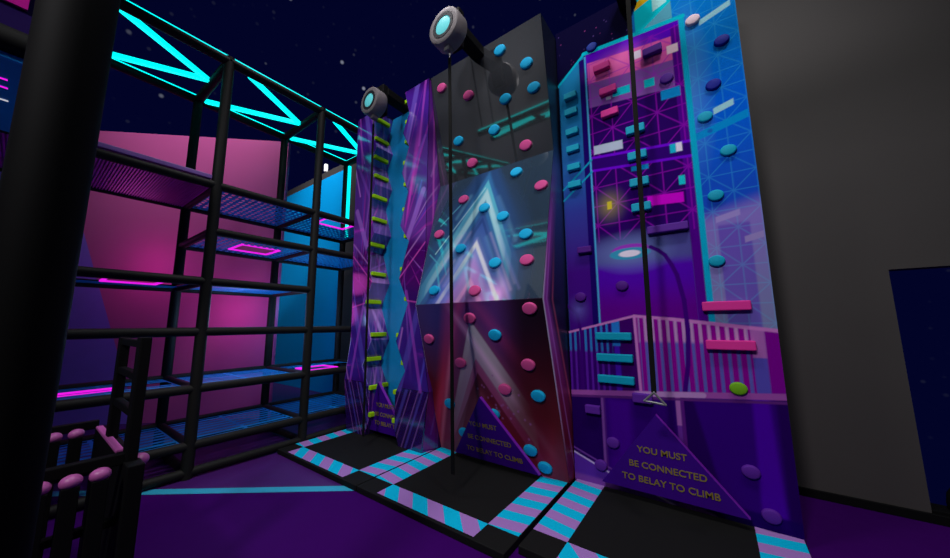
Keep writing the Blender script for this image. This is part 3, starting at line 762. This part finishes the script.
for x0, x1, z0, z1, c in ((-.92, -.625, 3.50, 3.60, (168, 178, 200)), (-.435, -.13, 2.80, 2.90, (196, 0, 196)), (-.69, -.515, 4.095, 4.185, (10, 180, 200)),
                          (-.38, -.285, 4.06, 4.15, (10, 186, 200)), (-.24, -.075, 3.86, 3.965, (10, 132, 200)), (-.47, -.385, 4.43, 4.52, (220, 205, 225)),
                          (-.155, -.06, 4.33, 4.42, (232, 200, 214)), (-.205, -.155, 3.285, 3.375, (20, 170, 196)), (-.155, -.105, 3.285, 3.375, (214, 204, 226)),
                          (-.157, -.107, 2.95, 3.04, (20, 186, 200)), (-.76, -.71, 4.09, 4.125, (170, 170, 190)), (-.56, -.40, 3.20, 3.25, (10, 130, 190))):
    A.put(A.rect(x0, x1, z0, z1, skew=-.08), c)
A.put(A.glow(-.795, 2.886, .22, .26), (170, 150, 70), .75); A.put(A.rect(-.818, -.772, 2.845, 2.93), (206, 186, 50))
A.put(A.rect(-.972, -.955, 1.4, 4.73), (70, 160, 214)); A.put(A.rect(-.035, .012, 1.6, 4.69), (6, 160, 196))
A.put(A.seg((-.975, 4.772), (.0, 4.675), .045), (0, 176, 196))
for a_, b_ in (((-.955, 3.447), (-1.285, 3.18)), ((-.955, 3.31), (-1.285, 3.05))): A.put(A.seg(a_, b_, .02), (10, 140, 176))
# street lamp
A.put(A.ell(-.625, 2.385, .175, .058), (146, 52, 182)); A.put(A.ell(-.635, 2.345, .19, .060), (52, 146, 182)); A.put(A.ell(-.635, 2.345, .10, .034), (226, 214, 232))
pts = [(-.44, 2.385), (-.38, 2.345), (-.325, 2.289), (-.278, 2.19), (-.242, 2.089), (-.205, 1.854), (-.196, 1.582), (-.22, 1.272), (-.268, .99)]
# railing, terrace
rl = A.poly([(-1.31, .93), (-.634, .98), (-.634, 1.716), (-1.31, 1.555)]); rr = A.poly([(-.634, .98), (.43, 1.08), (.43, 1.562), (-.33, 1.683), (-.634, 1.716)])
A.put(rl, (50, 0, 104)); A.put(rr, (128, 0, 136))
st = A.ss(np.abs((GX-.02)/.0625-np.round((GX-.02)/.0625))*.0625-.0125, .004)
A.put(rr*st*A.rect(-.60, .22, .9, 1.75), (86, 84, 172)); A.put(rr*st*A.rect(-.60, .22, 1.47, 1.75, w=.02), (176, 128, 182))
st2 = A.ss(np.abs((GX+.02)/.055-np.round((GX+.02)/.055))*.055-.011, .004)
A.put(rl*st2*A.rect(-1.3, -.86, .9, 1.7), (86, 26, 156)); A.put(rl*st2*A.rect(-1.3, -.86, 1.36, 1.7, w=.02), (36, 116, 188))
A.put(rl*A.rect(-.835, -.785, .9, 1.7), (70, 20, 170)); A.put(rl*A.rect(-.85, -.775, 1.42, 1.7), (34, 112, 194)); A.put(rl*A.rect(-.775, -.64, .9, 1.7), (58, 0, 96))
A.put(rr*A.rect(.235, .325, .9, 1.75), (80, 70, 170)); A.put(rr*A.rect(.235, .325, 1.36, 1.75), (160, 92, 170)); A.put(rr*A.rect(.325, .42, .9, 1.7), (118, 0, 138))
for a_, b_, w_ in (((-1.31, 1.55), (-.634, 1.716), .022), ((-.634, 1.716), (-.33, 1.683), .026), ((-.33, 1.683), (.43, 1.575), .03), ((-.634, 1.716), (-.62, .97), .024)):
    A.put(A.seg(a_, b_, w_), (188, 112, 186))
for a_, b_ in zip(pts, pts[1:]): A.put(A.seg(a_, b_, .036), (56, 0, 112))
A.put(A.seg((-1.30, 1.84), (-1.20, 1.75), .03), (56, 0, 112)); A.put(A.seg((-1.20, 1.75), (-1.165, 1.55), .03), (56, 0, 112)); A.put(A.seg((-1.165, 1.55), (-1.18, .95), .03), (56, 0, 112))
A.put(A.glow(-1.18, 1.80, .16, .2)*A.ss(1.62-GZ, .02), (110, 110, 200), .5)
# lower storey
dn = A.ss(GZ-(.92+.09*(GX+1.27)))
A.put(dn, (34, 0, 84))
A.put(dn*A.rect(-.97, -.34, .0, 1.0), (46, 0, 110)); A.put(dn*A.rect(-.93, -.72, .1, .92, w=.05), (66, 2, 140), .8)
A.put(dn*A.poly([(-.22, 1.05), (.34, 1.1), (.34, .05), (-.02, .05)], .02), (48, 0, 116)); A.put(dn*A.poly([(.2, 1.1), (.30, 1.1), (.33, .1), (.18, .1)], .02), (70, 0, 158))
A.put(A.rect(-.998, -.972, .2, .95), (116, 62, 150)); A.put(A.rect(-.972, -.955, .2, .93), (72, 20, 120))
A.put(A.rect(-.342, -.305, .3, 1.0), (98, 40, 146)); A.put(A.rect(-.342, -.305, .74, 1.0), (156, 92, 170)); A.put(A.rect(-.305, -.278, .3, .97), (84, 24, 120))
A.put(A.poly([(-1.31, .33), (-.86, .19), (-.5, .14), (-.4, .04), (-1.31, .04)], .01), (86, 40, 156))
A.put(A.poly([(-1.31, .12), (-.5, .12), (-.3, .04), (-1.31, .04)], .02), (118, 62, 160))
A.put(A.seg((-1.30, .37), (-.93, .235), .016), (104, 52, 150)); A.put(A.seg((-1.30, .325), (-.92, .185), .014), (202, 176, 226)); A.put(A.seg((-.62, .13), (-.40, .05), .018), (210, 176, 216))
A.put(A.poly([(-.35, .13), (-.1, .06), (-.1, .04), (-.42, .04)], .01), (128, 62, 150))
A.put(A.poly([(-.2, .17), (.408, .17), (.408, .04), (-.1, .04)], .015), (24, 0, 84), .9)
A.put(A.seg((-1.30, .92), (.42, 1.07), .05), (150, 72, 160)); A.put(A.seg((-1.30, .885), (.42, 1.025), .022), (88, 34, 116))
A.put(A.seg((-.66, .975), (-.13, 1.022), .046), (176, 128, 190))
sheet('front_panel', GX, np.full_like(GX, MY), GZ, A.C*1.12, M['mural_art'], mur)
q = MB(); q.box(MX0+.01, MX1-.01, MY+.02, 3.755, 5.22, 5.232); q.build('top_cap', M['body'], mur)
protos = {}
def mh(kind, m, x, z, size=None, rx=0, label=None):
    key = (kind, m, size)
    if key not in protos: protos[key] = hold_proto(kind, m, mur, size)
    o = copy_to(protos[key], mur, (x, MY+.001, z), (rx, 0, 0), (.86, 1, .72) if kind == 'puck' else None)
    o['label'] = {'blue_hold': 'blue', 'purple_hold': 'purple', 'white_hold': 'pale pink', 'navy_hold': 'navy', 'teal_hold': 'teal', 'violet_hold': 'violet', 'leaf_hold': 'green', 'hot_hold': 'hot pink'}[m]+(' round hold' if kind == 'puck' else ' bar hold')
    return o
for m, x, z in (('blue_hold', -.875, 4.80), ('purple_hold', -.178, 4.067), ('white_hold', .079, 4.569), ('navy_hold', .278, 4.234), ('navy_hold', .181, 3.831),
                ('teal_hold', .109, 2.776), ('teal_hold', .066, 2.184), ('teal_hold', .094, 3.542), ('teal_hold', .233, 3.166), ('violet_hold', -1.148, 1.93), ('violet_hold', -.723, 2.022),
                ('purple_hold', -.902, .487), ('purple_hold', -1.029, .252), ('leaf_hold', .118, 1.106), ('purple_hold', .138, .468), ('purple_hold', .233, .172)):
    mh('puck', m, x, z)
BZ = (.175, .08)
for m, x, z, sz in [('hot_hold', -.778, 4.483, BZ), ('hot_hold', -.73, 4.178, BZ), ('hot_hold', -.727, 3.911, BZ), ('purple_hold', -.28, 4.421, BZ)] + \
        [('teal_hold', -1.145, z, (.145, .075)) for z in (4.296, 4.093, 3.845, 3.634, 3.412, 3.203)] + \
        [('teal_hold', -.492, z, (.175, .085)) for z in (3.628, 3.342, 3.057, 2.795)] + \
        [('violet_hold', -1.074, 2.439, (.15, .07)), ('purple_hold', -.285, 2.541, (.34, .075)), ('purple_hold', -.607, .945, (.17, .085)), ('purple_hold', -1.075, .78, (.15, .08))] + \
        [('teal_hold', -.835, z, (.34, .075)) for z in (1.517, 1.305, 1.094)] + [('hot_hold', .094, z, (.335, .08)) for z in (1.788, 1.458)]:
    mh('bar', m, x, z, sz)

# ------------------------------------------------------------------ warning signs
def text_co(body):
    c = bpy.data.curves.new('t', 'FONT'); c.body = body; c.size = 1; c.extrude = .04; c.align_x = 'LEFT'; c.offset = .016
    o = bpy.data.objects.new('t', c); COL.objects.link(o)
    dg = bpy.context.evaluated_depsgraph_get(); me = bpy.data.meshes.new_from_object(o.evaluated_get(dg))
    bpy.data.objects.remove(o); bpy.data.curves.remove(c)
    xs = [v.co.x for v in me.vertices]
    return me, min(xs), max(xs)
def sign(x0, x1, xa, zb, za, yb, ya, label, lines, group=None):
    ymid = (yb+ya)/2
    t = thing('warning_sign', ((x0+x1)/2, yb, zb), label, 'sign', 'triangle belay signs')
    def P(x, z, d): s_ = (z-zb)/(za-zb); return Vector((x, yb+(ya-yb)*s_-d, z))
    TH = .045
    bm = bmesh.new(); tri = [(x0, zb), (x1, zb), (xa, za)]
    Fv = [bm.verts.new(P(x, z, TH)) for x, z in tri]; Bv = [bm.verts.new(P(x, z, 0)) for x, z in tri]
    bm.faces.new(Fv); bm.faces.new(Bv[::-1])
    for k in range(3): bm.faces.new((Fv[k], Bv[k], Bv[(k+1) % 3], Fv[(k+1) % 3]))
    bmesh.ops.recalc_face_normals(bm, faces=bm.faces[:])
    q = MB(); q.bm.free(); q.bm = bm; q.build('sign_panel', M['sign'], t)
    # lighter violet strip standing in for the lit bevel on the right slope
    q = MB(); a, b_ = P(x1, zb, TH*.5), P(xa, za, TH*.5)
    d = (b_-a).normalized(); nrm = Vector((d.z, 0, -d.x)); 
    bm2 = bmesh.new(); vs = []
    for pnt in (a, b_):
        for (u, v) in ((-.004, -.020), (.006, -.020), (.006, .020), (-.004, .020)): vs.append(bm2.verts.new(pnt+nrm*u+Vector((0, v, 0))))
    for k in range(4): bm2.faces.new((vs[k], vs[(k+1) % 4], vs[4+(k+1) % 4], vs[4+k]))
    bm2.faces.new(vs[:4][::-1]); bm2.faces.new(vs[4:]); bmesh.ops.recalc_face_normals(bm2, faces=bm2.faces[:])
    q.join(bm2); q.build('lit_edge', M['sign_edge'], t)
    for body, lx, lz, lw in lines:
        full, f0, f1 = text_co(body); bpy.data.meshes.remove(full)
        sx = lw/(f1-f0); words = body.split(' ')
        for k, wd in enumerate(words):
            pre, p0, p1 = text_co(' '.join(words[:k+1])); bpy.data.meshes.remove(pre)
            me, w0, w1 = text_co(wd)
            for v in me.vertices:
                x = lx+(p1-f0-(w1-v.co.x))*sx; z = lz+v.co.y*.054/.72
                v.co = P(x, z, TH+.001+(v.co.z+.04)*.03)-world_offset(t)
            me.materials.append(M['sign_text'])
            o = bpy.data.objects.new('lettering', me); COL.objects.link(o); o.parent = t
def three(xo): return [('YOU MUST', xo, .483, .39), ('BE CONNECTED', xo-.072, .350, .59), ('TO BELAY TO CLIMB', xo-.139, .228, .737)]
sign(-1.0, .098, -.497, .145, .825, 3.50, 3.50, 'indigo triangle belay sign on the city picture wall', three(-.672))
l2 = [(b_, x, z, w) for (b_, x, z, w) in (('YOU MUST', -2.385, .497, .375), ('BE CONNECTED', -2.435, .338, .575), ('TO BELAY TO CLIMB', -2.485, .190, .735))]
sign(-2.69, -1.585, -2.17, .105, .845, 3.345, 3.125, 'indigo triangle belay sign in front of the chevron wall', l2)
sign(-4.27, -3.43, -4.06, .135, .815, 3.235, 3.235, 'indigo triangle belay sign between the two purple columns', [('YOU MUST', -4.08, .48, .39), ('BE CONNECTED', -4.09, .352, .59), ('TO BELAY TO', -4.10, .232, .50)])

# ------------------------------------------------------------------ auto belays
def belay(x, yf, zc, r, top, bot, label, wall_y, arm_z, grp='auto belays', hook=False):
    t = thing('auto_belay', (x, yf+.1, zc), label, 'belay device', grp)
    Rm = Matrix.Translation((x, yf+.19, zc)) @ Matrix.Rotation(math.pi/2, 4, 'X')
    q = MB(); q.lathe([(0, 0), (r*.93, 0), (r, .02), (r, .16), (r*.96, .185), (r*.9, .19), (r*.70, .19), (r*.68, .178), (0, .178)], 48, Rm); q.build('housing', M['housing'], t, smooth=True)
    q = MB(); q.lathe([(r*.50, .179), (r*.5, .193), (r*.68, .193), (r*.685, .179)], 48, Rm); q.build('lens_ring', M['belay_ring'], t, smooth=True)
    q = MB(); q.lathe([(0, .195), (r*.35, .193), (r*.5, .186), (r*.505, .179)], 48, Rm); q.build('lens', M['lens'], t, smooth=True)
    q = MB(); q.box(x-.08, x+.08, yf+.19, yf+.29, zc-.12, zc+.36, .01); q.build('bracket', M['black'], t)
    q = MB(); q.box(x-.085, x+.085, yf+.28, wall_y, arm_z-.06, arm_z+.06, .008); q.build('arm', M['black'], t)
    zb = zc-r
    q = MB(); q.box(x-.035, x+.035, yf+.06, yf+.15, zb-.05, zb+.03, .008); q.build('outlet', M['housing'], t)
    q = MB(); q.tube((top[0], top[1], zb-.05), (top[0], top[1], zb-.13), .008, 10); q.build('swivel', M['steel'], t)
    a, b_ = Vector((top[0], top[1], zb-.12)), Vector(bot)
    q = MB(); d = b_-a
    bm = bmesh.new(); vs = []
    for p in (a, b_):
        for u, v in ((-.019, -.005), (.019, -.005), (.019, .005), (-.019, .005)): vs.append(bm.verts.new(p+Vector((u, v, 0))))
    for k in range(4): bm.faces.new((vs[k], vs[(k+1) % 4], vs[4+(k+1) % 4], vs[4+k]))
    bm.faces.new(vs[:4]); bm.faces.new(vs[4:]); bmesh.ops.recalc_face_normals(bm, faces=bm.faces[:])
    q.join(bm); st_ = q.build('strap', M['webbing'], t)
    if hook:
        q = MB(); c = Vector(bot); pts = [c+Vector((0, 0, 0)), c+Vector((-.072, 0, -.072)), c+Vector((.074, 0, -.085))]
        for k in range(3): q.tube(pts[k], pts[(k+1) % 3], .009, 10)
        for p_ in pts: q.ball(p_, .0095)
        q.build('carabiner', M['steel'], st_, smooth=True)
    return t
belay(-3.88, 2.72, 4.956, .205, (-3.885, 2.82), (-3.85, 2.82, .20), 'left auto belay with pale round housing above the purple columns', 3.70, 5.235)
belay(-2.185, 2.45, 4.975, .215, (-2.172, 2.555), (-2.112, 2.555, .25), 'auto belay with pale round housing above the chevron wall', 3.15, 5.12)
belay(-.47, 2.90, 5.07, .215, (-.392, 3.0), (-.430, 3.0, 1.105), 'auto belay above the city wall, its strap ending in a triangle carabiner', 3.56, 5.12, hook=True)
